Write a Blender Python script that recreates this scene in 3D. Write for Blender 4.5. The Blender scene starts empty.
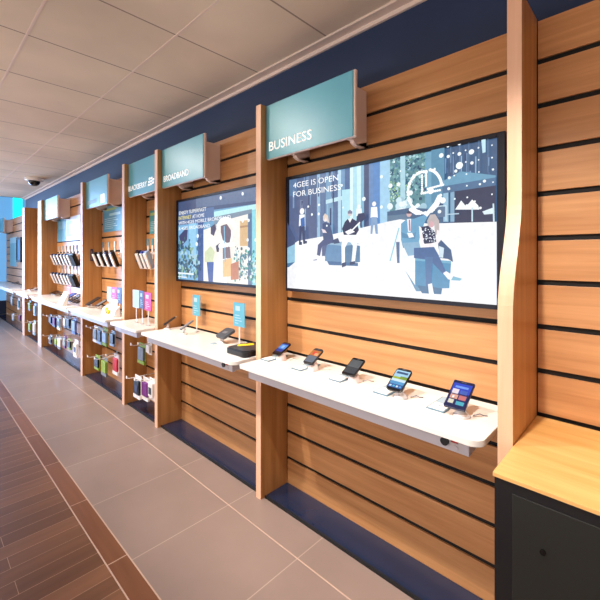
import bpy, bmesh, math, random
from mathutils import Vector, Matrix
random.seed(7)
scene = bpy.context.scene
col = scene.collection
PI = math.pi
# ------------------------------------------------------------------ camera geometry (x along the wall, y into the wall)
EYE = 1.5; FPX = 375.0; HV = 257.0
A = math.atan((300 + 89) / FPX)
FW = (-math.cos(A), math.sin(A)); RT = (math.sin(A), math.cos(A))
def ray(u): return (FW[0]*FPX + RT[0]*(u-300), FW[1]*FPX + RT[1]*(u-300))
def at(u, v, Y):            # point of the plane y=Y -> (x, z)
    x, y = ray(u); s = Y / y
    return (x*s, EYE - (v-HV)*s)
def on(u, v, z):            # point of the plane z -> (x, y)
    x, y = ray(u); s = (EYE - z) / (v-HV)
    return (x*s, y*s)
WALL = 1.725                # face of the slatted boards
# ------------------------------------------------------------------ materials
def lin(c):
    return tuple(((x/255)/12.92 if x/255 <= .04045 else ((x/255+.055)/1.055)**2.4) for x in c) + (1,)
M = {}
def mat(name, rgb, rough=.5, metal=0, spec=.5, emit=0, trans=0, coat=0, alpha=1):
    m = bpy.data.materials.new(name); m.use_nodes = True
    b = m.node_tree.nodes['Principled BSDF']
    b.inputs['Base Color'].default_value = lin(rgb)
    b.inputs['Roughness'].default_value = rough
    b.inputs['Metallic'].default_value = metal
    b.inputs['Specular IOR Level'].default_value = spec
    b.inputs['Transmission Weight'].default_value = trans
    b.inputs['Coat Weight'].default_value = coat
    if emit:
        b.inputs['Emission Color'].default_value = lin(rgb)
        b.inputs['Emission Strength'].default_value = emit
    M[name] = m
    return m
def noisy(name, rgb, rgb2, scale, rough=.5, bump=0.0, detail=4, coat=0, spec=.5, lo=.35, hi=.65):
    """procedural two-tone noise; scale is an (x, y, z) stretch, which makes wood grain"""
    m = mat(name, rgb, rough, coat=coat, spec=spec); nt = m.node_tree; N = nt.nodes; L = nt.links
    b = N['Principled BSDF']
    tc = N.new('ShaderNodeTexCoord'); mp = N.new('ShaderNodeMapping'); mp.inputs['Scale'].default_value = scale
    no = N.new('ShaderNodeTexNoise'); no.inputs['Scale'].default_value = 1; no.inputs['Detail'].default_value = detail
    no.inputs['Roughness'].default_value = .6
    no.inputs['Distortion'].default_value = .4
    cr = N.new('ShaderNodeValToRGB')
    cr.color_ramp.elements[0].position = lo; cr.color_ramp.elements[0].color = lin(rgb)
    cr.color_ramp.elements[1].position = hi; cr.color_ramp.elements[1].color = lin(rgb2)
    L.new(tc.outputs['Object'], mp.inputs[0]); L.new(mp.outputs[0], no.inputs['Vector'])
    L.new(no.outputs['Fac'], cr.inputs[0]); L.new(cr.outputs[0], b.inputs['Base Color'])
    if bump:
        bp = N.new('ShaderNodeBump'); bp.inputs['Strength'].default_value = bump; bp.inputs['Distance'].default_value = .002
        L.new(no.outputs['Fac'], bp.inputs['Height']); L.new(bp.outputs[0], b.inputs['Normal'])
    return m
noisy('oak_h', (172,118,72), (206,152,102), (1.2, 6, 26), .42, .04, detail=7, lo=.28, hi=.7)
noisy('oak_v', (164,110,58), (188,136,82), (20, 20, .7), .42, .04)
noisy('oak_edge', (226,178,144), (236,190,158), (20, 20, 1.2), .45)
noisy('oak_top', (214,158,88), (236,186,118), (1.3, 20, 4), .4, .03)
noisy('white_laminate', (236,232,228), (232,228,224), (3,3,3), .3, coat=.2)
noisy('navy_paint', (22,40,72), (25,44,78), (2,2,2), .7)
noisy('kick', (28,41,68), (32,46,75), (3,3,3), .14, coat=.3)
noisy('sign_teal', (88,166,186), (94,172,192), (3,3,3), .37, spec=.7)
noisy('sign_side', (230,208,200), (234,212,204), (3,3,3), .45)
noisy('apron_grey', (196,192,200), (202,198,206), (3,3,3), .4)
noisy('plaster', (205,196,188), (210,202,194), (2,2,2), .8)
mat('gap_black', (8,7,8), .8)
mat('black_gloss', (9,10,13), .2, coat=.3)
mat('black_satin', (14,15,20), .4)
mat('bezel', (9,14,32), .42, spec=.35)
mat('white_plastic', (238,232,230), .3)
mat('clear_plastic', (240,236,236), .25, trans=.35)
M['clear_plastic'].node_tree.nodes['Principled BSDF'].inputs['IOR'].default_value=1.2
mat('grey_plastic', (120,122,128), .4)
mat('dark_plastic', (34,36,42), .35)
mat('router_grey', (70,76,84), .4)
mat('steel', (190,188,190), .3, metal=.9)
mat('paper_white', (245,242,238), .6)
mat('card_blue', (84,132,156), .5)
mat('card_frame', (104,138,156), .4)
mat('card_teal', (84,158,182), .5)
mat('card_pale', (160,188,204), .5)
mat('card_pink', (226,30,132), .5)
mat('card_navy', (44,56,112), .5)
mat('yellow', (240,205,30), .5)
mat('green', (140,170,30), .5)
mat('purple', (110,20,120), .5)
mat('red', (190,30,50), .5)
mat('blue_plastic', (40,74,170), .3)
mat('phone_blue', (8,16,58), .3)
mat('stand_white', (222,204,200), .35)
mat('pale_blue', (150,180,220), .4)
mat('navy_plastic', (30,34,70), .4)
mat('letter_white', (250,250,250), .5, emit=.42)  # faint glow added to keep the lettering white, signs assumed backlit
mat('cyan_glow', (30,225,225), .5, emit=1.3)
mat('teal_glow', (16,84,130), .5, emit=.7)
mat('day_glass', (96,150,196), .1, emit=.9)
mat('wood_line', (196,168,150), .6)

# screens: a mesh colour attribute drives the glow of the pixels
m = bpy.data.materials.new('screen_picture'); m.use_nodes = True
nt = m.node_tree; b = nt.nodes['Principled BSDF']
at_ = nt.nodes.new('ShaderNodeAttribute'); at_.attribute_name = 'Col'
b.inputs['Base Color'].default_value = (.01,.01,.012,1); b.inputs['Roughness'].default_value = .25
tc_=nt.nodes.new('ShaderNodeTexCoord'); no_=nt.nodes.new('ShaderNodeTexNoise'); no_.inputs['Scale'].default_value=38; no_.inputs['Detail'].default_value=5
mr_=nt.nodes.new('ShaderNodeMapRange'); mr_.inputs[1].default_value=.3; mr_.inputs[2].default_value=.7; mr_.inputs[3].default_value=.92; mr_.inputs[4].default_value=1.06
mx_=nt.nodes.new('ShaderNodeMix'); mx_.data_type='RGBA'; mx_.blend_type='MULTIPLY'; mx_.inputs[0].default_value=1
nt.links.new(tc_.outputs['Object'],no_.inputs['Vector']); nt.links.new(no_.outputs['Fac'],mr_.inputs[0])
nt.links.new(at_.outputs['Color'],mx_.inputs[6]); nt.links.new(mr_.outputs[0],mx_.inputs[7])
nt.links.new(mx_.outputs[2], b.inputs['Emission Color']); b.inputs['Emission Strength'].default_value = .98
M['screen_picture'] = m
m = bpy.data.materials.new('printed_picture'); m.use_nodes = True
nt = m.node_tree; b = nt.nodes['Principled BSDF']
at_ = nt.nodes.new('ShaderNodeAttribute'); at_.attribute_name = 'Col'
b.inputs['Roughness'].default_value = .4
nt.links.new(at_.outputs['Color'], b.inputs['Base Color'])
M['printed_picture'] = m

def grid_mat(name, c1, c2, cm, bw, rh, ox, oy, mortar, rough, swap=False, offset=0.0, noise=(4,4,4), coat=0):
    m = mat(name, c1, rough, coat=coat); nt = m.node_tree; N = nt.nodes; L = nt.links; b = N['Principled BSDF']
    tc = N.new('ShaderNodeTexCoord'); mp = N.new('ShaderNodeMapping')
    mp.inputs['Location'].default_value = (ox, oy, 0)
    if swap: mp.inputs['Rotation'].default_value = (0,0,PI/2)
    br = N.new('ShaderNodeTexBrick'); br.offset = offset; br.squash = 1
    br.inputs['Scale'].default_value = 1; br.inputs['Brick Width'].default_value = bw; br.inputs['Row Height'].default_value = rh
    br.inputs['Mortar Size'].default_value = mortar; br.inputs['Mortar Smooth'].default_value = .2
    br.inputs['Color1'].default_value = lin(c1); br.inputs['Color2'].default_value = lin(c2); br.inputs['Mortar'].default_value = lin(cm)
    L.new(tc.outputs['Object'], mp.inputs[0]); L.new(mp.outputs[0], br.inputs['Vector'])
    no = N.new('ShaderNodeTexNoise'); no.inputs['Scale'].default_value = 1; no.inputs['Detail'].default_value = 5
    mp2 = N.new('ShaderNodeMapping'); mp2.inputs['Scale'].default_value = noise
    L.new(tc.outputs['Object'], mp2.inputs[0]); L.new(mp2.outputs[0], no.inputs['Vector'])
    mr = N.new('ShaderNodeMapRange'); mr.inputs[1].default_value = .3; mr.inputs[2].default_value = .7; mr.inputs[3].default_value = .86; mr.inputs[4].default_value = 1.1
    L.new(no.outputs['Fac'], mr.inputs[0])
    mx = N.new('ShaderNodeMix'); mx.data_type = 'RGBA'; mx.blend_type = 'MULTIPLY'; mx.inputs[0].default_value = 1
    L.new(br.outputs['Color'], mx.inputs[6]); L.new(mr.outputs[0], mx.inputs[7]); L.new(mx.outputs[2], b.inputs['Base Color'])
    return m
grid_mat('floor_tile', (148,128,120), (143,124,116), (180,160,146), .583, .577, 1.887, -.757, .003, .36, noise=(1.5,1.5,1.5))
grid_mat('floor_wood', (108,72,50), (136,94,68), (176,142,116), .9, .098, 0, 0, .0016, .30, swap=True, offset=.37, noise=(26,1.5,1))
grid_mat('border_wood', (118,74,48), (134,86,56), (190,160,140), .62, 3, 2.56, 0, .003, .35, noise=(2,30,1))
grid_mat('ceiling_tile', (222,203,180), (218,199,176), (150,130,116), .625, 30, .797, 15, .006, .9, noise=(1.2,1.2,1))

# ------------------------------------------------------------------ mesh building
class MB:
    def __init__(s): s.v=[]; s.f=[]; s.c=[]
    def box(s, x0,x1,y0,y1,z0,z1):
        n=len(s.v)
        s.v += [(x,y,z) for z in (z0,z1) for x,y in ((x0,y0),(x1,y0),(x1,y1),(x0,y1))]
        s.f += [tuple(n+i for i in q) for q in ((3,2,1,0),(4,5,6,7),(0,1,5,4),(1,2,6,5),(2,3,7,6),(3,0,4,7))]
        return s
    def prism(s, pts, axis, a0, a1):
        """pts: 2-D outline; axis 'x': (y,z), 'y': (x,z), 'z': (x,y)"""
        n=len(s.v); k=len(pts)
        for a in (a0,a1):
            for p,q in pts:
                s.v.append({'x':(a,p,q),'y':(p,a,q),'z':(p,q,a)}[axis])
        s.f.append(tuple(n+i for i in range(k))[::-1]); s.f.append(tuple(n+k+i for i in range(k)))
        for i in range(k):
            j=(i+1)%k; s.f.append((n+i,n+j,n+k+j,n+k+i))
        return s
    def tube(s, pts, r, n=10):
        P=[Vector(p) for p in pts]; base=len(s.v)
        rs = r if isinstance(r,(list,tuple)) else [r]*len(P)
        for i,p in enumerate(P):
            d=(P[min(i+1,len(P)-1)]-P[max(i-1,0)]).normalized()
            u=d.orthogonal().normalized() if i==0 else (u - d*u.dot(d)).normalized()
            w=d.cross(u)
            for k in range(n):
                a=2*PI*k/n; q=p+(u*math.cos(a)+w*math.sin(a))*rs[i]; s.v.append(tuple(q))
        for i in range(len(P)-1):
            for k in range(n):
                a=base+i*n+k; b_=base+i*n+(k+1)%n; s.f.append((a,b_,b_+n,a+n))
        s.f.append(tuple(base+k for k in range(n))[::-1]); e=base+(len(P)-1)*n; s.f.append(tuple(e+k for k in range(n)))
        return s
    def lathe(s, prof, cx, cy, n=24):
        base=len(s.v)
        for r,z in prof:
            for k in range(n):
                a=2*PI*k/n; s.v.append((cx+r*math.cos(a), cy+r*math.sin(a), z))
        for i in range(len(prof)-1):
            for k in range(n):
                a=base+i*n+k; b_=base+i*n+(k+1)%n; s.f.append((a,b_,b_+n,a+n))
        s.f.append(tuple(base+k for k in range(n))[::-1]); e=base+(len(prof)-1)*n; s.f.append(tuple(e+k for k in range(n)))
        return s
    def poly(s, pts, rgb):
        n=len(s.v); s.v += pts; s.f.append(tuple(range(n,n+len(pts)))); s.c.append(lin(rgb)); return s
    def build(s, name, mt, parent=None, bevel=0, smooth=False, local=False):
        off = Vector((0,0,0)) if (parent is None or local) else WORLD(parent)
        me=bpy.data.meshes.new(name); me.from_pydata([tuple(Vector(v)-off) for v in s.v],[],s.f)
        bm=bmesh.new(); bm.from_mesh(me)
        if not s.c: bmesh.ops.recalc_face_normals(bm, faces=bm.faces)
        bm.to_mesh(me); bm.free()
        me.materials.append(M[mt] if isinstance(mt,str) else mt)
        if s.c:
            ca=me.color_attributes.new('Col','FLOAT_COLOR','CORNER'); i=0
            for p,c in zip(me.polygons,s.c):
                for li in p.loop_indices: ca.data[li].color=c
        if smooth:
            for p in me.polygons: p.use_smooth=True
        o=bpy.data.objects.new(name,me); col.objects.link(o)
        if parent: o.parent=parent
        if bevel:
            bv=o.modifiers.new('bevel','BEVEL'); bv.width=bevel; bv.segments=2; bv.limit_method='ANGLE'; bv.angle_limit=math.radians(40)
        return o
def WORLD(o):
    v=Vector(o.location)
    while o.parent: o=o.parent; v+=Vector(o.location)
    return v
def tag(o,label,cat,group=None):
    o['label']=label; o['category']=cat
    if group: o['group']=group
    return o
def thing(name,label,cat,loc=(0,0,0),group=None,rot=None):
    o=bpy.data.objects.new(name,None); col.objects.link(o); o.location=loc; o.empty_display_size=.05
    if rot: o.rotation_euler=rot
    return tag(o,label,cat,group)
def struct(o): o['kind']='structure'; return o
def dup(root,loc,label=None,group=None,rot=None):
    r=root.copy(); col.objects.link(r); r.location=loc
    if rot: r.rotation_euler=rot
    if label: r['label']=label
    if group: r['group']=group
    for ch in list(root.children):
        c=ch.copy(); col.objects.link(c); c.parent=r
        for g in ch.children:
            d=g.copy(); col.objects.link(d); d.parent=c
    return r
def text_mesh(name, s, x0, z0, w, h, y, mt, parent, depth=.0015, local=False, color=None):
    cu=bpy.data.curves.new('t','FONT'); cu.body=s; cu.extrude=0; cu.offset=(.002 if mt=='letter_white' else -.002); cu.resolution_u=3
    o=bpy.data.objects.new('t',cu); col.objects.link(o)
    dg=bpy.context.evaluated_depsgraph_get(); me=bpy.data.meshes.new_from_object(o.evaluated_get(dg))
    col.objects.unlink(o); bpy.data.objects.remove(o)
    xs=[v.co.x for v in me.vertices]; ys=[v.co.y for v in me.vertices]
    sx=w/(max(xs)-min(xs)); sz=h/.70; mx=min(xs)
    off=Vector((0,0,0)) if local else WORLD(parent)
    for v in me.vertices:
        v.co = Vector((x0+(v.co.x-mx)*sx, y, z0+v.co.y*sz)) - off
    bm=bmesh.new(); bm.from_mesh(me)
    r=bmesh.ops.extrude_face_region(bm, geom=bm.faces[:])
    for e in r['geom']:
        if isinstance(e,bmesh.types.BMVert): e.co.y-=depth
    bmesh.ops.recalc_face_normals(bm,faces=bm.faces); bm.to_mesh(me); bm.free()
    me.name=name; me.materials.clear(); me.materials.append(M[mt])
    if color:
        ca=me.color_attributes.new('Col','FLOAT_COLOR','CORNER')
        for d in ca.data: d.color=lin(color)
    t=bpy.data.objects.new(name,me); col.objects.link(t); t.parent=parent
    return t
def words(name,s,x0,z0,w,h,y,mt,parent,depth,color=None):
    n=len(s); parts=s.split(' '); pos=0
    # advance widths measured from the whole line so words keep their places
    def width(q):
        cu=bpy.data.curves.new('t','FONT'); cu.body=q; o=bpy.data.objects.new('t',cu); col.objects.link(o)
        bpy.context.view_layer.update(); d=o.dimensions.x; col.objects.unlink(o); bpy.data.objects.remove(o); return d
    W=width(s)
    for i,q in enumerate(parts):
        a=width(' '.join(parts[:i+1])); b=width(q)
        text_mesh(name,q,x0+(a-b)/W*w,z0,b/W*w,h,y,mt,parent,depth=depth,color=color)
def circ(cx,cz,rx,rz,n=14,a0=0,a1=2*PI):
    return [(cx+rx*math.cos(a0+(a1-a0)*k/n), cz+rz*math.sin(a0+(a1-a0)*k/n)) for k in range(n)]

# ------------------------------------------------------------------ the setting
XR, XL, YF, CEIL = 2.4, -12.5, -4.2, 2.8
struct(MB().box(XL,XR,.7575,1.77,-.08,0).build('floor','floor_tile'))
struct(MB().box(XL,XR,YF,.6605,-.08,0).build('floor_boards','floor_wood'))
struct(MB().box(XL,XR,.6605,.7575,-.08,0).build('floor_border','border_wood'))
struct(MB().box(XL,XR,1.331,1.337,-.02,.0008).box(XL,XR,.6575,.6635,-.02,.0012).box(XL,XR,.7545,.7605,-.02,.0012).build('trim_1','wood_line'))
struct(MB().box(-10.2,XR,YF,1.84,CEIL,CEIL+.1).build('ceiling','ceiling_tile'))
# long ceiling runners
rn=MB()
for y in (1.08,.47,-.14,-.75,-1.36): rn.box(-10.2,XR,y-.006,y+.006,CEIL-.0025,CEIL+.001)
noisy('runner',(222,200,184),(226,204,188),(2,2,2),.7)
struct(rn.build('trim_2','runner'))
struct(MB().box(-10.2,XR,1.695,1.765,CEIL-.012,CEIL).box(-10.2,XR,1.75,1.765,CEIL-.035,CEIL-.012).build('trim_3','runner'))
struct(MB().box(-10.15,XR,1.765,1.84,0,CEIL).build('wall_back','navy_paint'))
struct(MB().box(-12.5,-10.15,1.765,1.84,0,2.42).build('wall_back_low','plaster'))
struct(MB().box(XL,-10.2,2.9,3.0,0,3.4).build('wall_recess','plaster'))
struct(MB().box(XL,-10.2,YF,3.0,3.4,3.5).box(-10.2,-10.14,YF,3.0,CEIL,3.5).build('ceiling_far','plaster'))
struct(MB().box(-10.2,-10.14,1.84,3.0,0,3.4).build('wall_return','plaster'))
# left end wall with the bright glazing in it
y0w,z0w = -2.6, .35
struct(MB().box(XL-.1,XL,YF,3.0,0,z0w).box(XL-.1,XL,YF,y0w,z0w,3.4).box(XL-.1,XL,2.7,3.0,z0w,3.4).box(XL-.1,XL,y0w,2.7,3.2,3.4).build('wall_left','navy_paint'))
w=struct(MB().box(XL-.06,XL-.04,y0w,2.7,z0w,3.2).build('window_1','day_glass'))
struct(MB().box(XR,XR+.1,YF,1.84,0,CEIL).build('wall_right','plaster'))
struct(MB().box(XL,XR,YF-.1,YF,0,3.5).build('wall_front','plaster'))

# ------------------------------------------------------------------ slatted board panels
SLOTS=[2.2726-.1746*k for k in range(13)]+[.0015]
def slat_panel(x0,x1,label,top=2.434,zb=.0):
    t=thing('slat_wall_panel',label,'wall panel',((x0+x1)/2,WALL,0),'slatted oak panels along the wall')
    b=MB(); hi=top
    for s in SLOTS:
        lo=s+.0105
        if hi-lo>.02: b.box(x0,x1,WALL,WALL+.02,max(lo,.003),hi)
        hi=s-.0105
    b.build('slats','oak_h',t,bevel=.0012)
    k_=MB().box(x0,x1,WALL+.0205,WALL+.038,.003,top-.004)
    for s in SLOTS[:-1]: k_.box(x0,x1,WALL+.010,WALL+.0205,s-.0103,s+.0103)
    k_.build('slot_inserts','gap_black',t)
    return t
slat_panel(-.353,XR-.01,'slatted oak wall panel above the wooden bench at the far right')
slat_panel(-1.778,-.402,'slatted oak wall panel behind the large screen in the BUSINESS bay')
slat_panel(-3.178,-1.827,'slatted oak wall panel behind the screen in the BROADBAND bay')
slat_panel(-3.913,-3.232,'narrow slatted oak wall panel just left of the BROADBAND bay')
slat_panel(-5.248,-3.972,'slatted oak wall panel in the bay with the blue poster under a short sign')
slat_panel(-7.398,-5.322,'wide slatted oak wall panel holding two rows of display phones')
slat_panel(-8.70,-7.645,'slatted oak wall panel in the far bay mostly hidden by its wooden divider')
slat_panel(-12.3,-9.06,'slatted oak wall panel farthest away beside the blue daylight')

# ------------------------------------------------------------------ dividers (fins)
def fin(x0,x1,label,prof,edge='oak_edge'):
    t=thing('divider_panel',label,'divider',((x0+x1)/2,1.6,0),'upright oak dividers between the bays')
    MB().prism(prof,'x',x0,x1).build('board','oak_v',t,bevel=.002)
    # pale edge banding on the front, following the outline
    e=MB()
    fr=[p for p in prof if p[0]<WALL-.01]
    fr=sorted(fr,key=lambda p:p[1])
    for (ya,za),(yb,zb) in zip(fr,fr[1:]):
        n=len(e.v); o=.0025
        e.v += [(x0-.0003,ya-o,za),(x1+.0003,ya-o,za),(x1+.0003,ya+.001,za),(x0-.0003,ya+.001,za),(x0-.0003,yb-o,zb),(x1+.0003,yb-o,zb),(x1+.0003,yb+.001,zb),(x0-.0003,yb+.001,zb)]
        e.f += [tuple(n+i for i in q) for q in ((3,2,1,0),(4,5,6,7),(0,1,5,4),(1,2,6,5),(2,3,7,6),(3,0,4,7))]
    e.build('edge_band',edge,t)
    return t
FT=2.444
straight=[(1.5,0.0),(WALL+.0,0.0),(WALL+.0,FT),(1.5,FT)]
curve=[(1.39,0.0),(WALL+.0,0.0),(WALL+.0,FT),(1.5,FT)]
for k in range(13):
    a=k/12; s_=.5-.5*math.cos(PI*a)
    curve.append((1.5-.11*s_, 1.72-.42*a))
curve.append((1.39,1.2))
fin(-.402,-.356,'curved oak divider standing between the large screen and the wooden bench',curve)
fin(-1.825,-1.781,'straight oak divider left of the BUSINESS sign',straight)
fin(-3.230,-3.180,'straight oak divider left of the BROADBAND sign',straight)
fin(-3.970,-3.915,'straight oak divider on the left side of the narrow bay',straight)
fin(-5.320,-5.250,'straight oak divider left of the short sign with a white square on it',straight)
noisy('pale_edge',(236,206,196),(240,212,202),(3,3,3),.5)
fin(-7.64,-7.400,'thick far divider with a pale pinkish front edge',straight,'pale_edge')
fin(-8.92,-8.72,'farthest oak divider at the left, beside the blue daylight',straight)

# ------------------------------------------------------------------ dark plinths on the floor between the dividers
def plinth(x0,x1,label):
    t=thing('floor_plinth',label,'plinth',((x0+x1)/2,1.63,0),'dark blue floor plinths under the bays')
    MB().box(x0,x1,1.538,WALL-.001,0,.013).build('top_panel','kick',t,bevel=.001)
    MB().box(x0,x1,1.528,1.5378,0,.015).build('front_strip','gap_black',t)
for a in ((-1.778,-.402,'dark blue plinth on the floor below the BUSINESS bay'),
          (-3.178,-1.827,'dark blue plinth on the floor below the BROADBAND bay'),
          (-3.913,-3.232,'short dark blue plinth on the floor of the narrow bay'),
          (-5.248,-3.972,'dark blue plinth on the floor under the hanging green packs'),
          (-7.398,-5.322,'long dark blue plinth on the floor of the wide bay'),
          (-8.70,-7.645,'dark blue plinth on the floor of the far bay between the last two dividers'),
          (-12.3,-8.94,'farthest dark plinth at the left end of the wall')): plinth(*a)

# ------------------------------------------------------------------ counters
CT=.872
def counter(x0,x1,label,rl=.008,rr=.045,sensor=False,ax=(.05,.05),yf=1.332):
    t=thing('display_counter',label,'counter',((x0+x1)/2,1.55,CT-.09),'white display counters along the wall')
    P=[(x0,WALL-.002),(x0,yf+rl)]
    for k in range(1,7): a=PI+PI/2*k/7; P.append((x0+rl+rl*math.cos(a), yf+rl+rl*math.sin(a)))
    P.append((x0+rl,yf)); P.append((x1-rr,yf))
    for k in range(1,10): a=-PI/2+PI/2*k/10; P.append((x1-rr+rr*math.cos(a), yf+rr+rr*math.sin(a)))
    P += [(x1,yf+rr),(x1,WALL-.002)]
    MB().prism(P,'z',CT-.024,CT).build('worktop','white_laminate',t,bevel=.002)
    MB().box(x0+ax[0],x1-ax[1],1.362,1.39,.796,CT-.0245).box(x0+ax[0],x0+ax[0]+.02,1.39,WALL-.002,.80,CT-.0245).box(x1-ax[1]-.02,x1-ax[1],1.39,WALL-.002,.80,CT-.0245).build('apron','apron_grey',t,bevel=.0015)
    if sensor:
        s=MB().tube([(x1-.135,1.361,.826),(x1-.135,1.352,.826)],.015,16).build('key_switch','dark_plastic',t); s['label']='round black key switch'
        s=MB().box(x1-.112,x1-.088,1.358,1.3615,.830,.838).build('indicator','red',t); s['label']='small red indicator light'
        MB().tube([(x1-.097,1.3615,.812),(x1-.097,1.359,.812)],.009,14).build('screw_cover','apron_grey',t)
    return t
counter(-1.779,-.437,'long white counter carrying five phones below the large screen',sensor=True)
counter(-3.13,-1.838,'white counter below the BROADBAND screen with a dark box on its right end',sensor=True)
counter(-3.84,-3.236,'short white counter in the narrow bay with three cards on sticks',rl=.02,rr=.02)
counter(-5.245,-3.976,'white counter in the bay with the white leaflet stand',rr=.01,ax=(.01,.01))
counter(-7.395,-5.325,'long white counter below two rows of display phones',rr=.01,ax=(.01,.01))
counter(-8.71,-7.65,'white counter between the two farthest dividers',rr=.01,ax=(.01,.01))
counter(-12.2,-8.93,'farthest white counter at the left end of the wall',rr=.01,ax=(.01,.01))

# ------------------------------------------------------------------ bench at the right
t=thing('storage_bench','oak topped low bench with black front panels at the lower right','bench',(.7,1.45,0))
MB().box(-.3555,XR-.02,1.180,WALL-.001,.860,.872).build('top','oak_top',t,bevel=.0015)
MB().box(-.352,XR-.03,1.186,1.206,.02,.859).build('front_frame','black_satin',t)
noisy('bench_panel',(22,24,22),(26,28,25),(4,4,4),.45)
for k in range(4):
    a=-.305+k*.66
    if a>XR-.1: break
    b_=min(a+.615,XR-.05)
    d=MB().box(a,b_,1.183,1.1855,.05,.828).build('door','bench_panel',t,bevel=.002)
    MB().tube([(a+.075,1.183,.705),(a+.075,1.177,.705)],.007,14).build('lock','black_gloss',d)
MB().box(-.352,-.33,1.206,WALL-.003,.02,.859).build('side_panel','black_satin',t)
MB().box(-.33,XR-.04,1.23,1.26,0,.0195).build('toe_kick','gap_black',t)

# ------------------------------------------------------------------ hanging sign boxes
def sign(x0,x1,label,z0=2.105,z1=2.444,yf=1.54,d=None):
    t=thing('box_sign',label,'sign',((x0+x1)/2,1.62,z0))
    MB().box(x0,x1,yf,yf+.006,z0+.004,z1-.004).build('face','sign_teal',t)
    MB().box(x0,x1+.012,yf+.006,yf+.024,z0,z1).build('back_plate','sign_side',t,bevel=.002)
    # side brackets with a rounded toe
    for nm,(xa,xb) in (('l',(x0+.17,x0+.20)),('r',(x1-.066,x1-.040))):
        ya=yf+.024; yb=WALL-.002
        P=[(ya,z1-.045),(yb,z1-.045),(yb,z0-.012)]
        for k in range(6): a=-PI/2*k/5; P.append((yb-.03+.03*math.cos(a)-.0, z0+.012+.03*math.sin(a)))
        for k in range(1,6): a=PI/2*k/5; P.append((ya+.10-.06*math.sin(a), z0-.018+.024*(1-math.cos(a))))
        P.append((ya,z0+.01))
        MB().prism(P,'x',xa,xb).build('bracket','sign_side',t,bevel=.002)
    MB().box(x0+.02,x1-.07,yf+.03,WALL-.003,z1-.075,z1-.05).build('lid','sign_side',t)
    return t
def sign_text(t,s,u0,v0,u1,v1,h,Y=1.54):
    x0,z0=at(u0,v0,Y); x1,z1=at(u1,v1,Y)
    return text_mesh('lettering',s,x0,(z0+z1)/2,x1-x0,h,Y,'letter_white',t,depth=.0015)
s1=sign(-1.776,-1.117,'large teal box sign reading BUSINESS above the large screen')
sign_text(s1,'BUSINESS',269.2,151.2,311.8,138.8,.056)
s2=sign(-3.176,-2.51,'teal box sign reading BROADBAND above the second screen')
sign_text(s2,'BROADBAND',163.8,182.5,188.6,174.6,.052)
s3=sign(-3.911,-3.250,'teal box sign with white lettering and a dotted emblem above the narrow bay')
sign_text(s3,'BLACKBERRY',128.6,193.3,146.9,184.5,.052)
lg=MB(); cx,cz=at(151.2,181.2,1.54)
for dx,dz in ((-.055,.028),(-.012,.028),(-.063,.0),(-.020,0),(.023,.010),(-.070,-.028),(-.027,-.026),(.016,-.018)):
    lg.prism([(cx+.02+dx+a,cz+dz+b_) for a,b_ in ((-.016,-.009),(.012,-.009),(.02,0),(.016,.010),(-.012,.010))],'y',1.5385,1.54)
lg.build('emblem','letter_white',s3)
s4=sign(-5.246,-4.52,'short teal box sign with a white square on its face, fourth from the right')
xa,_=at(98,200,1.54); b_=MB()
x1_,z1_=at(98.5,201.5,1.54); x2_,z2_=at(102,195,1.54)
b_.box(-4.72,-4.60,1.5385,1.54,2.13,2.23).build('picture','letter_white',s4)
for k in range(9): MB().box(-5.20+k*.038,-5.175+k*.038,1.5385,1.54,2.15,2.20).build('letter','card_pale',s4)
s5=sign(-7.396,-6.60,'teal box sign with a white square, second from the far end')
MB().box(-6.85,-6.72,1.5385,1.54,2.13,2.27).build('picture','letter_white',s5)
s6=sign(-12.1,-11.35,'pale box sign at the far left end of the wall')

# ------------------------------------------------------------------ big screens with their pictures
def P2(pts,Y): return [(at(u,v,Y)[0],Y,at(u,v,Y)[1]) for u,v in pts]
class Pic:
    """flat coloured shapes layered 0.15 mm apart on a screen, given as picture coordinates on that plane"""
    def __init__(s,Y,clip): s.Y=Y; s.k=0; s.m=MB(); s.clip=clip
    def _add(s,pts,rgb):
        x0,x1,z0,z1=s.clip
        # clip polygon to the screen rectangle
        def cl(P,f,g):
            out=[]
            for i in range(len(P)):
                a,b_=P[i],P[(i+1)%len(P)]; fa,fb=f(a),f(b_)
                if fa: out.append(a)
                if fa!=fb: out.append(g(a,b_))
            return out
        P=pts
        def ix(X): return lambda a,b_:(X,a[1]+(b_[1]-a[1])*(X-a[0])/(b_[0]-a[0]))
        def iz(Z): return lambda a,b_:(a[0]+(b_[0]-a[0])*(Z-a[1])/(b_[1]-a[1]),Z)
        for f,g in ((lambda p:p[0]>=x0,ix(x0)),(lambda p:p[0]<=x1,ix(x1)),(lambda p:p[1]>=z0,iz(z0)),(lambda p:p[1]<=z1,iz(z1))):
            P=cl(P,f,g)
            if len(P)<3: return
        s.k+=1; y=s.Y-.00003*s.k
        ar=sum(P[i][0]*P[(i+1)%len(P)][1]-P[(i+1)%len(P)][0]*P[i][1] for i in range(len(P)))
        if ar<0: P=P[::-1]
        s.m.poly([(x,y,z) for x,z in P],rgb)
    def px(s,pts,rgb): s._add([at(u,v,s.Y) for u,v in pts],rgb)
    def w(s,pts,rgb): s._add(pts,rgb)
    def dot(s,u,v,r,rgb=(240,250,255),ry=None):
        x,z=at(u,v,s.Y); x2,_=at(u+r,v,s.Y); rx=(x2-x); s._add(circ(x,z,rx,(ry or rx)),rgb)
    def line(s,pts,wd,rgb):
        Q=[at(u,v,s.Y) for u,v in pts]
        for (xa,za),(xb,zb) in zip(Q,Q[1:]):
            L=math.hypot(xb-xa,zb-za) or 1e-6; nx,nz=-(zb-za)/L*wd/2,(xb-xa)/L*wd/2
            s._add([(xa+nx,za+nz),(xb+nx,zb+nz),(xb-nx,zb-nz),(xa-nx,za-nz)],rgb)
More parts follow.
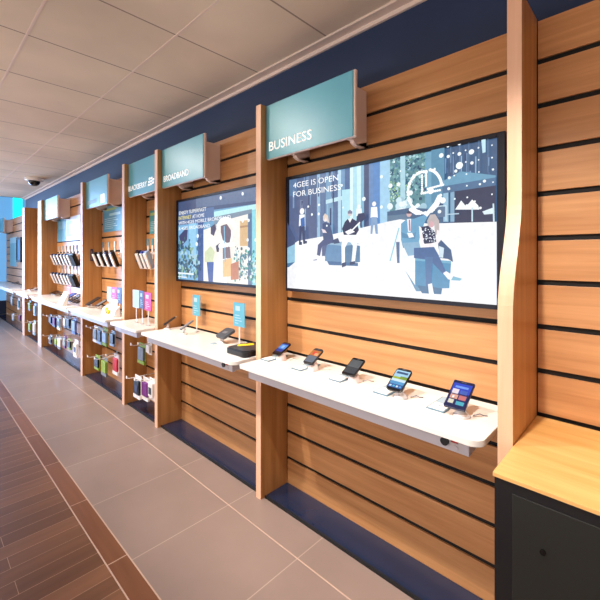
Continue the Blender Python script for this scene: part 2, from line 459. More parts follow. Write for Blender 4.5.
def screen(x0,x1,z0,z1,label,bez=.020,bezr=None):
    t=thing('wall_screen',label,'television',((x0+x1)/2,WALL,z0)); br=bezr or bez
    MB().box(x0,x0+bez,1.655,WALL-.001,z0,z1).box(x1-br,x1,1.655,WALL-.001,z0,z1).box(x0+bez,x1-br,1.655,WALL-.001,z0,z0+bez).box(x0+bez,x1-br,1.655,WALL-.001,z1-bez,z1).box(x0+bez,x1-br,1.68,WALL-.001,z0+bez,z1-bez).build('frame','bezel',t,bevel=.002)
    return t,(x0+bez,x1-br,z0+bez,z1-bez)
t1,c1=screen(-1.722,-.452,1.285,2.008,'very large wall screen showing people seated outdoors and a clock',.020,.030)
p=Pic(1.668,c1)
R=random.Random(3)
p.w([(c1[0],c1[2]),(c1[1],c1[2]),(c1[1],c1[3]),(c1[0],c1[3])],(96,128,166))
def strip(u0,u1,rgb,vb=262): p.px([(u0,120),(u1,120),(u1,vb),(u0,vb)],rgb)
for u0,u1,c in ((280,297,(92,122,160)),(297,303,(76,98,136)),(303,309,(102,130,166)),(309,317,(84,104,140)),(317,320,(150,186,214)),(320,326,(96,120,158)),
                (326,333,(120,158,192)),(333,338,(86,112,152)),(338,341,(180,214,232)),(341,345,(110,150,188)),(345,350,(74,104,150)),(350,353,(216,242,250)),(353,357,(170,216,232)),
                (357,361,(204,236,244)),(361,364,(130,178,206)),(364,369,(70,84,120)),(369,373,(104,140,188)),(373,380,(92,138,196)),(380,390,(160,204,232)),
                (390,425,(96,140,150)),(425,433,(110,160,188)),(433,500,(62,92,128))): strip(u0,u1,c)
p.px([(289,196),(317,196),(317,245),(289,250)],(84,100,138)); p.px([(300,200),(303,200),(303,240),(300,240)],(110,124,156))
p.px([(342,190),(350,189),(350,232),(342,234)],(176,222,236)); p.px([(326,200),(342,196),(342,200),(326,204)],(190,224,236))
for k in range(60):
    u=R.choice([R.uniform(291,336),R.uniform(433,497)]); v=R.uniform(150,212); h=R.uniform(4,22); q=R.choice([(120,150,188),(70,90,130),(140,176,206),(86,112,152),(56,72,110)])
    p.px([(u,v),(u+R.uniform(.5,1.6),v-.2),(u+R.uniform(.5,1.6),v+h),(u,v+h)],q)
# trees and terrace behind
for k in range(420):
    u=R.uniform(391,426); v=R.uniform(148,200)
    c=R.choice([(60,100,124),(84,130,140),(120,170,176),(170,206,214),(70,116,146),(110,150,140),(46,80,108)])
    p.dot(u,v,R.uniform(.5,1.7),c)
for k in range(90):
    p.dot(R.uniform(391,413),R.uniform(182,202),R.uniform(.4,1.0),R.choice([(150,190,130),(130,176,140),(190,220,190)]))
p.px([(402,150),(407,149),(407,200),(402,200)],(170,210,224))
for k in range(26): p.dot(R.uniform(391,425),R.uniform(200,214),R.uniform(2,4),R.choice([(200,226,236),(160,196,212),(226,240,246)]))
p.px([(389,212),(412,208),(445,210),(445,226),(389,224)],(70,100,134)); p.px([(389,216),(412,214),(412,222),(389,224)],(96,124,150))
p.px([(433,140),(446,138),(446,200),(433,203)],(88,140,170))
for u in (452,461,470,480,489): p.px([(u,132),(u+.7,132),(u+.7,172),(u,174)],(92,126,160))
p.px([(444,182),(462,172),(497,176),(497,185),(444,188)],(104,156,186)); p.px([(444,187),(497,178),(497,186),(444,194)],(78,112,148))
p.px([(455,192),(497,186),(497,225),(455,225)],(52,60,88)); p.px([(445,194),(450,193),(450,222),(445,222)],(150,190,214)); p.px([(452,193),(456,192),(456,222),(452,222)],(130,168,196))
p.px([(482.5,139),(487,138),(487,153),(484,154)],(190,226,238))
# pavement
p.px([(285,251),(300,241),(325,236.5),(350,231),(372,226),(389,222),(402,219.5),(430,224),(442,223.5),(500,222),(500,310),(285,310)],(238,240,243))
p.px([(285,262),(340,268),(430,280),(500,292),(500,310),(285,310)],(232,234,238))
p.px([(285,250),(297,244),(297,262),(285,267)],(140,190,216)); p.px([(285,264),(297,262),(291,267),(285,268)],(60,110,150))
p.px([(289,222),(297,238),(297,244),(289,248)],(60,80,120))
# small standing figures
def fig(u,v0,v1,top,bot,head=(245,240,240),wd=2.2):
    h=v1-v0
    p.dot(u,v0+h*.07,h*.065,head)
    p.px([(u-wd,v0+h*.17),(u+wd,v0+h*.16),(u+wd*1.25,v0+h*.5),(u-wd*1.2,v0+h*.5)],top)
    p.px([(u-wd*.9,v0+h*.48),(u+wd,v0+h*.48),(u+wd*1.3,v1),(u+wd*.5,v1),(u,v0+h*.62),(u-wd*.6,v1),(u-wd*1.2,v1)],bot)
fig(304,209,244,(240,246,252),(44,62,104),wd=2.6); p.px([(302.5,219),(306.5,217),(307,226),(303,227)],(56,104,176))
p.px([(301,242),(304,242),(304,245),(301,245)],(40,56,92)); p.px([(305.5,241),(309,241),(309,243.5),(305.5,243.5)],(40,56,92))
fig(376,202,234,(244,248,252),(130,160,196),wd=3); fig(361,205,228,(236,242,248),(70,84,120),wd=2.5)
p.px([(360,214),(366,213),(368,218),(362,224),(358,222)],(50,60,96))
# woman on the left block
p.px([(327,245),(346,243),(346,263),(327,261)],(98,140,180)); p.px([(344,243),(362,246),(362,262),(346,264)],(84,124,160)); p.px([(329,261),(360,263),(360,266),(331,265)],(60,104,150))
p.px([(325,244),(346,241.5),(362,244),(346,246)],(146,180,206))
p.dot(327.4,219,2.3,(236,226,226)); p.px([(325,217),(327,213.5),(330,216),(331,223),(329.5,222),(328,217),(326,221)],(222,204,190))
p.px([(324.5,224),(328,222),(332,224),(335,236),(336,243),(326,244),(325,236)],(66,84,124)); p.px([(323.5,229),(327,230),(329,233),(325,233)],(226,214,222))
p.px([(325,240),(334,239),(334,243),(324,247),(322,256),(319,255),(320,245)],(72,86,128)); p.px([(324,246),(329,245),(327,256),(324,256)],(82,98,138))
p.px([(315,258.5),(318,255),(321,256),(318,259.5)],(244,244,248)); p.px([(321,262),(325,257),(327.5,258),(324,263)],(244,244,248)); p.px([(315,260),(319,259),(319,260),(316,260.6)],(90,110,150))
p.px([(335,240),(340,238),(342,243),(336,244)],(64,80,116))
# man reading, white trousers
p.dot(352,213.6,2.4,(206,196,200)); p.px([(349.7,212),(352,210),(354.5,212),(354,214),(350,214)],(120,124,150))
p.px([(347,222),(350,219),(352,222.5),(354,218.5),(358,221),(361,230),(358,235),(346,235),(344,229)],(36,46,84)); p.px([(350,219),(354.2,218.5),(352,223)],(240,244,250))
p.px([(347,232),(353,229),(357,232),(350,235)],(240,240,246)); p.line([(352.5,232),(362,222.5)],.008,(240,246,250))
p.px([(345,235),(352,235),(351,240),(347,248),(347,264),(343.8,264),(343.5,246)],(244,248,252)); p.px([(352,235),(360,236),(359,246),(357,262),(353.5,262),(355,246),(351,240)],(236,242,250))
p.px([(344,263),(348,262),(348,266),(344,267.5)],(30,56,98)); p.px([(352,262),(357,261),(357,264),(352,265)],(30,56,98))
# couple on the right block
p.line([(401,228),(392,261)],.006,(130,200,220)); p.px([(398,242),(401.5,242),(401.5,263),(399,263)],(86,112,150))
p.px([(417,258),(453,261),(451,288),(417,288)],(70,138,180)); p.px([(402,246),(417,259),(417,287),(405,270)],(232,238,242)); p.px([(407,270),(417,285),(424,291),(418,291)],(90,140,176))
p.px([(419,285),(444,288),(443,294),(424,293)],(60,110,150)); p.px([(417,258),(453,261),(452.6,263.5),(417,260.5)],(110,170,200))
p.dot(411,214.5,2.6,(212,176,176)); p.px([(408.5,213),(411,210.5),(414,213),(413.6,214),(409,214)],(74,72,96))
p.px([(403,224),(409,219),(416,219),(424,216),(431,214),(426,224),(422,236),(420,246),(405,248),(403,240)],(104,160,196)); p.px([(409,219.5),(413,219),(412.5,232),(410,232)],(232,240,246)); p.px([(410.7,220),(412,220),(412.4,231),(411,231)],(206,96,120))
p.px([(403,232),(412,236),(418,232),(417,239),(404,238)],(86,138,176)); p.px([(409,233),(414,233),(416,237),(411,238)],(244,240,242)); p.px([(404,243),(421,242),(424,254),(410,256)],(136,176,204))
p.dot(433,224,3.5,(214,170,178)); p.px([(429,221),(432,215),(437,214.5),(441,221),(441,232),(437,236),(436,224),(433,220),(431,226),(430,230)],(186,176,176))
p.px([(423,227),(430,226),(437,232),(438,242),(427,245),(422,236)],(40,50,84))
for k in range(46): p.dot(R.uniform(424,437),R.uniform(228,242),.55,(224,234,244))
p.px([(421,226),(423.5,228),(426,244),(438,243),(439,230),(441.5,231),(441,246),(425,248.5),(422,240)],(238,232,236))
p.px([(416,248),(436,247),(441,256),(448,272),(445,274),(432,260),(416,258)],(64,100,150)); p.px([(427,257),(435,257),(433,286),(428,286)],(70,112,160))
p.px([(445,273),(448,271),(456,276),(463,279.5),(456,280.5),(450,279)],(238,236,242)); p.px([(455,276),(464,278.5),(462,280.5),(453,280)],(120,180,206)); p.px([(430,284),(434,283),(436,294),(431,294)],(236,238,242))
p.px([(440,244),(443,240),(453,250),(455,262),(450,259),(442,258)],(60,92,132)); p.px([(441,246),(446,248),(445,258),(441,257)],(200,220,232))
# tables under umbrellas
p.px([(457,210),(463,201),(468,207),(474,200),(480,206),(481,210)],(236,246,250)); p.px([(484,212),(495,208),(496,214),(486,215)],(216,234,242))
p.line([(495,204),(495.5,222)],.006,(200,226,238)); p.line([(474,208),(474,222)],.006,(190,220,234)); p.line([(438,207),(448,206),(448,221)],.005,(190,214,228)); p.line([(447,215),(461,214)],.005,(180,206,224))
p.px([(439,208),(447,207),(447,217),(439,218)],(92,116,146)); p.dot(441.5,212,1.8,(236,246,250))
# clock of white flowers
W_=(250,253,255)
CX,CY,RX,RY=426.5,193,16.2,20.5
prev=None; segs=34
for k in range(segs+1):
    a=math.radians(-8+(-268)*k/segs)      # clockwise over the bottom
    u=CX+RX*math.cos(a); v=CY-RY*math.sin(a)
    p.dot(u,v,1.55+.3*math.sin(k*2.1),W_)
for k in range(13):
    a=math.radians(80-72*k/12); p.dot(CX+3.4+RX*.86*math.cos(a),CY-5-RY*.86*math.sin(a),1.5,W_)
for k in range(9): p.dot(428.4,173+k*1.7,1.0,W_); p.dot(424.3,176+k*2.0,1.0,W_)
for k in range(10): p.dot(430+k*1.7,189.5-k*.45,1.1,W_); p.dot(424+k*2.0,194-k*.35,1.2,W_)
p.dot(433,191.5,3.1,W_); p.dot(427.5,190,1.4,(60,80,120))
for k in range(8): p.dot(413+k*1.4,210+k*.9 if k<4 else 213.5,1.7,W_)
p.line([(428,216),(438,204),(442,196)],.018,W_)
for u,v,r in ((461.5,166.5,3.6),(473.5,153,2.7),(443.5,156.5,2.3),(461.5,155,1.9),(461.5,144.8,1.7),(450.2,147,1.6),(450.5,157.5,1.6),(474,164,1.7),(451.5,178.6,1.5),(451,189.4,1.5),(445,201,3.0),(458,172,1.6),
              (413,193.5,2.3),(393,186.5,2.0),(401,185,1.8),(384,177.5,1.5),(366.5,199.5,1.8),(384,207.5,1.5),(344.4,186,1.1),(311,207,.9),(314.7,214.8,1.0),(321.8,205.3,1.0),(321.5,214.3,1.1),(329.6,226,.8),(480.5,149,.9),
              (480.7,161,.8),(467.8,151.5,.8),(455.5,154.2,.9),(468,163,.8),(494,146.5,.8),(494,158.8,.9),(495,170.5,1.2),(481,173,.8),(468.6,175,.8),(469,186.5,.9),(456.5,176.5,.8),(486.5,182,1.6),(482,185,1.2),(495,183,.8),
              (494,195,.9),(457,199.5,.9),(469.5,198,.9),(346,208,.8),(437,170,1.2),(416,176,.9),(403,172,.8),(397,163,.8),(469,206,1.2),(482.5,208.5,1.4),(477,202,1.0)): p.dot(u,v,r)
p.m.build('picture','screen_picture',t1)
def scr_text(t,s,u0,v0,u1,v1,h,Y,rgb=(252,253,255)):
    x0,z0=at(u0,v0,Y); x1,z1=at(u1,v1,Y)
    words('caption_word',s,x0,(z0+z1)/2,x1-x0,h,Y,'screen_picture',t,.0004,color=rgb)
YT=1.668-.00003*p.k-.0004
scr_text(t1,'4GEE IS OPEN',293.2,188.3,338.2,180.2,.033,YT)
scr_text(t1,'FOR BUSINESS',293.2,197.3,340.8,189.6,.033,YT)

t2,c2=screen(-3.142,-1.872,1.285,2.008,'wall screen under the BROADBAND sign with four lines of white text',.018)
p=Pic(1.668,c2)
p.w([(c2[0],c2[2]),(c2[1],c2[2]),(c2[1],c2[3]),(c2[0],c2[3])],(108,160,196))
p.px([(170,190),(262,180),(262,203),(170,216)],(66,84,122)); p.px([(196,196),(262,186),(262,200),(196,208)],(92,112,146))
p.px([(196,215),(262,203),(262,212),(196,222)],(184,232,236)); p.px([(214,217),(252,209),(252,222),(214,226)],(124,144,162)); p.px([(177,212),(214,207),(214,221),(177,226)],(84,112,158))
p.px([(174,226),(199,223),(199,290),(174,290)],(124,180,222)); p.px([(179,236),(188,226),(187,240),(181,247)],(58,70,112)); p.px([(189,224),(196,223),(196,275),(189,272)],(150,204,236))
p.px([(198,222),(203.5,221),(203.5,290),(198,290)],(62,92,150)); p.px([(203.5,230),(214,226),(222,221),(248,214),(248,290),(203.5,290)],(243,236,228))
p.px([(240,221),(248,220),(248,246),(240,246)],(216,180,132)); p.px([(240,226),(248,225),(248,227),(240,228)],(180,140,100))
p.px([(248,214),(252,213),(252,290),(248,290)],(86,116,150)); p.px([(252,210),(262,208),(262,290),(252,290)],(140,212,224))
for k in range(190):
    u=R.uniform(177,200); v=R.triangular(236,280,272)
    p.dot(u,v,R.uniform(.4,1.2),R.choice([(60,104,112),(96,140,124),(70,110,140),(140,180,160),(46,80,110),(170,206,220)]))
for k in range(170):
    p.dot(R.uniform(235,258),R.triangular(246,284,272),R.uniform(.4,1.2),R.choice([(60,110,120),(90,160,150),(200,220,220),(70,130,150)]))
p.px([(212,227),(216,224),(217.5,229),(215,236),(212,234)],(70,60,84)); p.px([(216,224),(218,226),(217.5,230)],(150,140,150))
p.px([(222,226),(228,224),(232,230),(233,242),(228,243),(224,240),(222,232)],(112,92,102)); p.px([(224,248),(231,246),(232,258),(224,259)],(130,108,112))
p.px([(206,252),(212,246),(216,252),(214,262),(206,262)],(206,214,170)); p.px([(208,262),(215,262),(214,284),(210,284)],(54,86,156))
p.px([(217,246),(221,243),(220,252),(218,252)],(60,50,76)); p.px([(215,262),(228,258),(228,284),(215,284)],(250,246,240)); p.px([(224,260),(233,258),(233,276),(224,277)],(238,190,130))
p.px([(232,264),(240,261),(240,279),(232,280)],(190,120,90)); p.line([(225.5,226),(226.5,262)],.012,(130,190,220))
for k in range(16):
    a=math.radians(10+160*k/15); p.dot(227.5+8.5*math.cos(a),229-9.5*math.sin(a),1.5,(250,250,250))
for k in range(8): p.dot(221+k*1.9,246.2-.3*k,1.3,(252,252,252)); p.dot(234-k*.3,232+k*1.6,1.0,(250,250,250))
for u,v in ((222,198),(244,194),(244,221),(250,220.5),(249,240),(250,249),(257,240),(251,259),(199,236),(198,244)): p.dot(u,v,1.1)
p.px([(179.5,272),(195,273.5),(195,275),(179.5,273.5)],(230,240,250)); p.px([(179.5,276),(188,276.7),(188,278),(179.5,277)],(220,232,246))
p.m.build('picture','screen_picture',t2)
YT=1.668-.00003*p.k-.0004
scr_text(t2,'ENJOY SUPERFAST',179.2,215.0,206.2,210.6,.030,YT,(250,248,236))
scr_text(t2,'INTERNET',178.8,220.3,191.2,218.2,.030,YT,(248,232,120))
scr_text(t2,'AT HOME',192.4,218.6,204.2,216.6,.030,YT)
scr_text(t2,'WITH 4GEE MOBILE BROADBAND',178.8,225.6,230.6,217.8,.028,YT)
scr_text(t2,'& 4GEE BROADBAND',178.8,231.0,210,226.4,.028,YT)
# far screen and poster at the left end
xa,za=at(17.5,262,1.68); xb,zb=at(21.6,237,1.68)
t3,c3=screen(xa-.02,xb,za,zb,'small dark screen at the far left end of the wall',.05)
MB().box(c3[0],c3[1],1.672,1.679,c3[2],c3[3]).build('picture','teal_glow',t3)

# ------------------------------------------------------------------ posters
def poster(u0,u1,v0t,v0b,label,shapes,Y=1.716):
    x0,zt=at(u0,v0t,Y); x1,_=at(u1,v0t,Y); _,zb=at(u0,v0b,Y)
    t=thing('wall_poster',label,'poster',((x0+x1)/2,WALL,zb))
    MB().box(x0,x1,Y,WALL-.001,zb,zt).build('board','paper_white',t)
    q=Pic(Y-.0002,(x0,x1,zb,zt)); w_=x1-x0; h_=zt-zb
    for (a,b_,c,d),rgb in shapes: q.w([(x0+a*w_,zb+b_*h_),(x0+c*w_,zb+b_*h_),(x0+c*w_,zb+d*h_),(x0+a*w_,zb+d*h_)],rgb)
    q.m.build('print','printed_picture',t); return t
lines=[((.1,.12+.075*k,.1+.75*(.6+.4*((k*37)%10)/10),.14+.075*k),(190,220,232)) for k in range(6)]
poster(103.0,122.5,207.5,232.5,'blue poster with white text lines below the short sign',
       [((0,0,1,1),(78,148,186)),((.0,.75,1,1),(96,160,190)),((.15,.82,.7,.90),(170,190,120)),((.35,.60,.9,.70),(170,210,226))]+lines)
poster(149.6,157.5,211.0,234.0,'teal poster with pale lines partly hidden behind the BROADBAND divider',
       [((0,0,1,1),(70,150,160)),((.1,.78,.8,.9),(170,190,120))]+lines)
poster(57.5,80.0,220.0,242.0,'pale blue and white poster above the two rows of display phones',
       [((0,0,1,1),(214,222,236)),((0,0,.42,1),(92,160,200)),((.05,.55,.36,.9),(130,186,214)),((.46,.18,.66,.82),(120,140,196)),((.56,.3,.62,.7),(200,150,180))])
poster(10.0,16.5,238.0,266.0,'pale blue poster at the far left end, beside the small dark screen',
       [((0,0,1,1),(120,180,200)),((0,.8,1,1),(170,210,224))])

# ------------------------------------------------------------------ phones on stands (business counter)
PHW,PHL=.080,.138
def phone_mesh(t,w,l,body,pic,rad=.012):
    """lies in its own x (width), y (length) plane, bottom left at the origin, face up"""
    def rr(x0,x1,y0,y1,r):
        P=[]
        for cx,cy,a0 in ((x1-r,y1-r,0),(x0+r,y1-r,PI/2),(x0+r,y0+r,PI),(x1-r,y0+r,3*PI/2)):
            for k in range(5): a=a0+PI/2*k/4; P.append((cx+r*math.cos(a),cy+r*math.sin(a)))
        return P
    b_=MB().prism(rr(0,w,0,l,rad),'z',-.010,0).build('body',body,t,bevel=.0015,local=True)
    q=MB(); k=[0]
    def R_(a,b2,c,d,rgb):
        k[0]+=1; z=.0004+.00004*k[0]; x0=.06*w+a*.88*w; x1=.06*w+c*.88*w; y0=.11*l+b2*.78*l; y1=.11*l+d*.78*l
        q.poly([(x0,y0,z),(x1,y0,z),(x1,y1,z),(x0,y1,z)],rgb)
    for a in pic: R_(*a)
    s=q.build('screen','screen_picture',t,local=True); 
    MB().box(w*.38,w*.62,l*.94,l*.95,0,.0006).build('earpiece','grey_plastic',t,local=True)
    return t
def stand(x,y,label,clear=True,z=CT):
    """small cradle: round-nosed foot, neck, tilted rest"""
    t=thing('phone_stand',label,'phone stand',(x,y,z),'cradles on the business counter')
    m_='clear_plastic' if clear else 'stand_white'
    MB().lathe([(.033,0.0003),(.033,.006),(.030,.016),(.024,.028),(.018,.034)] if not clear else [(.033,0.0003),(.033,.005),(.027,.010),(.018,.022),(.015,.024)],0,0,26).build('foot',m_,t,smooth=False,local=True)
    MB().tube([(0,0,.018),(0,.004,.030),(0,.010,.044)],[.016,.013,.015],14).build('neck',m_,t,smooth=True,local=True)
    return t
pics=[
 [(0,0,1,1,(30,60,150)),(0,.45,1,.9,(80,140,220)),(.3,.55,.7,.8,(150,190,240)),(0,0,1,.18,(16,20,34))],
 [(0,0,1,1,(60,66,78)),(0,.52,1,.95,(200,120,60)),(.2,.6,.6,.85,(230,80,60)),(.5,.55,.9,.75,(240,170,120)),(0,0,1,.5,(104,114,128))],
 [(0,0,1,1,(52,56,60)),(0,.45,1,1,(84,88,90))],
 [(0,0,1,1,(70,130,190)),(0,.62,1,1,(160,205,230)),(.1,.8,.9,.92,(50,80,120)),(0,.50,1,.62,(160,180,50)),(.5,.52,1,.68,(120,150,40)),(0,.36,1,.5,(200,225,235)),(0,.2,1,.36,(80,150,200)),(0,0,1,.2,(40,80,150)),(.08,.05,.24,.14,(200,225,240)),(.32,.05,.48,.14,(60,180,220)),(.56,.05,.70,.14,(210,230,240)),(.78,.05,.92,.14,(70,160,220))],
 [(0,0,1,1,(14,22,90)),(0,.55,1,1,(30,60,190)),(.15,.78,.85,.88,(110,150,230)),(.08,.5,.42,.72,(230,215,220)),(.5,.52,.88,.70,(60,90,180)),(.08,.26,.48,.46,(220,160,140)),(.54,.26,.92,.46,(200,110,110)),(.08,.04,.36,.22,(220,215,190)),(.5,.02,.92,.18,(70,170,190)),(.2,.3,.3,.4,(250,240,240))],
]
specs=[ # bottom-left pixel, width, length, tilt, body
 ((271.5,353.2),.064,.118,26,'black_gloss','phone with a blue screen, leftmost of the five on the business counter'),
 ((302.0,362.2),.070,.125,30,'dark_plastic','phone with a grey and orange screen, second from the left of the five'),
 ((341.0,373.0),.078,.120,30,'black_gloss','phone with a blank grey screen, middle one of the five'),
 ((385.0,388.0),.078,.132,32,'black_gloss','phone with a green hill on its blue screen, second from the right of the five'),
 ((443.0,405.0),.083,.138,33,'phone_blue','blue phone with picture tiles on its screen, rightmost of the five')]
for i,((u,v),w,l,th,body,lab) in enumerate(specs):
    zb=CT+.040
    x,y=on(u,v,zb)
    y=min(y,1.60-.0); 
    th_=math.radians(th)
    t=thing('smartphone',lab,'phone',(x,y,zb),'phones displayed on the business counter',rot=(th_,0,0))
    phone_mesh(t,w,l,body,pics[i],rad=.016 if i in (1,3) else (.009 if i!=4 else .004))
    # holder under the phone's middle
    cx=x+w*.5+.016; k=.36; cy=y+l*k*math.cos(th_)+.006; cz=zb+l*k*math.sin(th_)-.012
    clear=i in (3,4)
    st=stand(cx,cy-.006,['white round cradle under the leftmost phone','white round cradle under the second phone from the left','white round cradle under the middle phone','clear cradle under the phone with the green hill picture','clear cradle under the blue rightmost phone'][i],clear)
    for ch in list(st.children):
        if ch.name.startswith('neck'): bpy.data.objects.remove(ch)
    MB().tube([(0,0,.018),(0,.003,.028),(0,.006,cz-CT-.005)],[.018,.015,.015],14).build('neck','clear_plastic' if clear else 'stand_white',st,smooth=True,local=True)
    # price card plate left of it
    x0=x+(-.055,-.055,-.060,-.070,-.080)[i]; y0=1.484
    c=thing('price_card',['framed price card left of the leftmost phone','framed price card left of the second phone','framed price card left of the middle phone','framed price card left of the phone with the green hill','framed price card with an orange dot left of the blue phone'][i],'price card',(x0,y0,CT),'price cards on the business counter')
    MB().box(x0,x0+.076,y0,y0+.165,CT+.0003,CT+.0055).build('frame','card_frame',c,bevel=.001)
    MB().box(x0+.006,x0+.070,y0+.006,y0+.082,CT+.0056,CT+.0066).build('paper','paper_white',c)
    MB().box(x0+.006,x0+.070,y0+.086,y0+.158,CT+.0056,CT+.0066).build('header','card_pale',c)
    if i==4: MB().prism(circ(x0+.038,y0+.050,.004,.004,10),'z',CT+.0067,CT+.0072).build('dot','red',c)
    # security cable from the stand back to the counter
    tag(MB().tube([(cx+.034,cy+.02,CT+.004),(cx+.055,cy+.035,CT+.012),(cx+.062,cy+.05,CT+.004),(cx+.075,cy+.06,CT+.0032)],.0022,8).build('security_cable','grey_plastic' if i>1 else 'white_plastic',smooth=True),
        ['thin cable behind the leftmost phone','thin cable behind the second phone','thin cable behind the middle phone','thin cable behind the phone with the green hill','thin cable behind the blue phone'][i]+' on the business counter','cable','security cables on the business counter')

# ------------------------------------------------------------------ broadband counter
for i,(u,v,lab) in enumerate(((163,324.5,'thin black dongle on a small stand at the left end of the broadband counter'),(179.5,329.2,'thin grey dongle on a small stand, second from left on the broadband counter'))):
    x,y=on(u,v,CT+.045)
    t=thing('mobile_dongle',lab,'dongle',(x,y,CT+.045),rot=(math.radians(30),0,math.radians(-8)))
    MB().box(0,.028,0,.115,-.008,.004).build('body','dark_plastic' if i==0 else 'grey_plastic',t,bevel=.002,local=True)
    MB().box(.004,.024,.115,.128,-.005,.001).build('plug','steel',t,local=True)
    s=thing('dongle_stand',['clear stand under the black dongle','clear stand under the grey dongle'][i],'stand',(x+.014,y+.03,CT))
    MB().lathe([(.030,.0003),(.030,.006),(.018,.014)],0,0,20).build('foot','white_plastic',s,local=True)
    MB().tube([(0,0,.012),(0,.006,.030),(0,.012,.046)],.010,12).build('neck','clear_plastic',s,local=True,smooth=True)
# dark router puck on a stand
x,y=on(215,336.5,CT+.045)
t=thing('mobile_router','rounded dark grey router tilted on a stand at mid broadband counter','router',(x,y,CT+.045),rot=(math.radians(24),0,0))
b_=MB(); P=[]
for cx_,cy_,a0 in ((.115-.022,.115-.022,0),(.022,.115-.022,PI/2),(.022,.022,PI),(.115-.022,.022,3*PI/2)):
    for k in range(5): a=a0+PI/2*k/4; P.append((cx_+.022*math.cos(a),cy_+.022*math.sin(a)))
b_.prism(P,'z',-.010,.010).build('case','router_grey',t,bevel=.004,local=True)
MB().box(.035,.080,.045,.070,.0098,.0106).build('display','grey_plastic',t,local=True)
s=thing('router_stand','clear round stand under the tilted dark grey router','stand',(x+.045,y+.03,CT))
MB().lathe([(.036,.0003),(.036,.006),(.020,.016)],0,0,24).build('foot','white_plastic',s,local=True)
MB().tube([(0,0,.014),(0,.004,.028),(0,.008,.044)],.014,14).build('neck','clear_plastic',s,local=True,smooth=True)
# boxed router with yellow flash
x0=-2.065
t=thing('router_box','dark rounded box with a yellow flash at the right end of the broadband counter','box',(x0,1.46,CT))
P=[]; W2,D2=.215,.20; r=.035
for cx_,cy_,a0 in ((x0+W2-r,1.43+D2-r,0),(x0+r,1.43+D2-r,PI/2),(x0+r,1.43+r,PI),(x0+W2-r,1.43+r,3*PI/2)):
    for k in range(6): a=a0+PI/2*k/5; P.append((cx_+r*math.cos(a),cy_+r*math.sin(a)))
MB().prism(P,'z',CT+.0003,CT+.036).build('case','black_satin',t,bevel=.004)
MB().prism([((p_[0]-x0-W2/2)*.93+x0+W2/2,(p_[1]-1.43-D2/2)*.93+1.43+D2/2) for p_ in P],'z',CT+.036,CT+.041).build('lid','dark_plastic',t,bevel=.002)
MB().prism([(x0+.02,1.52),(x0+.055,1.49),(x0+.11,1.59),(x0+.06,1.615)],'z',CT+.0412,CT+.0420).build('flash','yellow',t)
# small pieces of trim on this counter: price labels
for i,(u,v) in enumerate(((163,330),(178.5,334),(209,343.5))):
    x,y=on(u,v,CT); tag(MB().box(x,x+.045,y,y+.05,CT+.0003,CT+.003).build('price_label','card_pale'),['small pale label before the black dongle','small pale label before the grey dongle','small pale label before the dark grey router'][i]+' on the broadband counter','label','labels on the broadband counter')

# ------------------------------------------------------------------ cards on sticks
def stick_card(u0,u1,vt,vb,vfoot,Y,colr,label,group,cap=None,extra=None,zfoot=CT):
    x0,zt=at(u0,vt,Y); x1,_=at(u1,vt,Y); _,zb=at(u0,vb,Y)
    t=thing('information_card',label,'card',((x0+x1)/2,Y,zfoot),group)
    c=MB().box(x0,x1,Y-.002,Y+.002,zb,zt).build('card',colr,t)
    h=zt-zb; w=x1-x0
    g=MB()
    for k in range(4): g.box(x0+w*.15,x0+w*(.45+.1*((k*3)%4)),Y-.0028,Y-.002,zb+h*(.12+.11*k),zb+h*(.15+.11*k))
    g.build('print','card_pale',c)
    MB().box(x0+w*.2,x0+w*.6,Y-.0028,Y-.002,zb+h*.66,zb+h*.86).build('heading','card_pale',c)
    s_=MB().box((x0+x1)/2-.007,(x0+x1)/2+.007,Y+.002,Y+.004,zfoot+.002,zb+.03).build('stick','clear_plastic',t)
    MB().box((x0+x1)/2-.022,(x0+x1)/2+.022,Y-.015,Y+.02,zfoot+.0003,zfoot+.004).build('foot','clear_plastic',t)
    return t
g='information cards on sticks'
stick_card(192.8,200.2,294.5,315,330,1.66,'card_teal','narrow blue card on a clear stick behind the grey dongle',g)
stick_card(233.6,244.8,302,325.5,340,1.64,'card_teal','wider blue card on a clear stick behind the dark yellow-marked box',g)
stick_card(133.0,139.2,289.5,307,317,1.50,'card_pale','pale card on a stick, leftmost of three in the narrow bay',g)
stick_card(139.8,144.2,290.5,308,317,1.50,'card_navy','navy card on a stick, middle of three in the narrow bay',g)
stick_card(144.8,151.3,292,310,317,1.50,'card_pink','pink card on a stick, rightmost of three in the narrow bay',g)
stick_card(107.2,111.6,286.5,301,312,1.60,'card_pale','pale card on a stick, leftmost of three above the leaflet stand',g)
stick_card(111.9,116.6,286.8,303,312,1.60,'card_pink','pink card on a stick, middle of three above the leaflet stand',g)
stick_card(116.8,121.6,287.2,303,312,1.60,'card_navy','navy card on a stick, rightmost of three above the leaflet stand',g)
# leaflet stand with yellow flower print
x0,_=at(103.0,300,1.47); x1,_=at(115.0,300,1.47)
t=thing('leaflet_stand','white leaflet box with a yellow flower print on the counter of the fourth bay','leaflet stand',((x0+x1)/2,1.47,CT))
MB().prism([(1.45,CT+.0003),(1.52,CT+.0003),(1.52,CT+.11),(1.475,CT+.075)],'x',x0,x1).build('box','white_plastic',t,bevel=.002)
MB().prism([(1.5205,CT+.0003),(1.535,CT+.0003),(1.535,CT+.17),(1.530,CT+.17)],'x',x0+.02,x0+.25).build('back_card','paper_white',t)
b_=MB()
for dx,dz in ((0,0),(.035,.02),(-.035,.02),(0,.04),(.02,.0)): b_.prism(circ((x0+x1)/2+dx,CT+.035+dz,.022,.016,10),'y',1.440,1.458)
b_.build('flower_print','yellow',t)

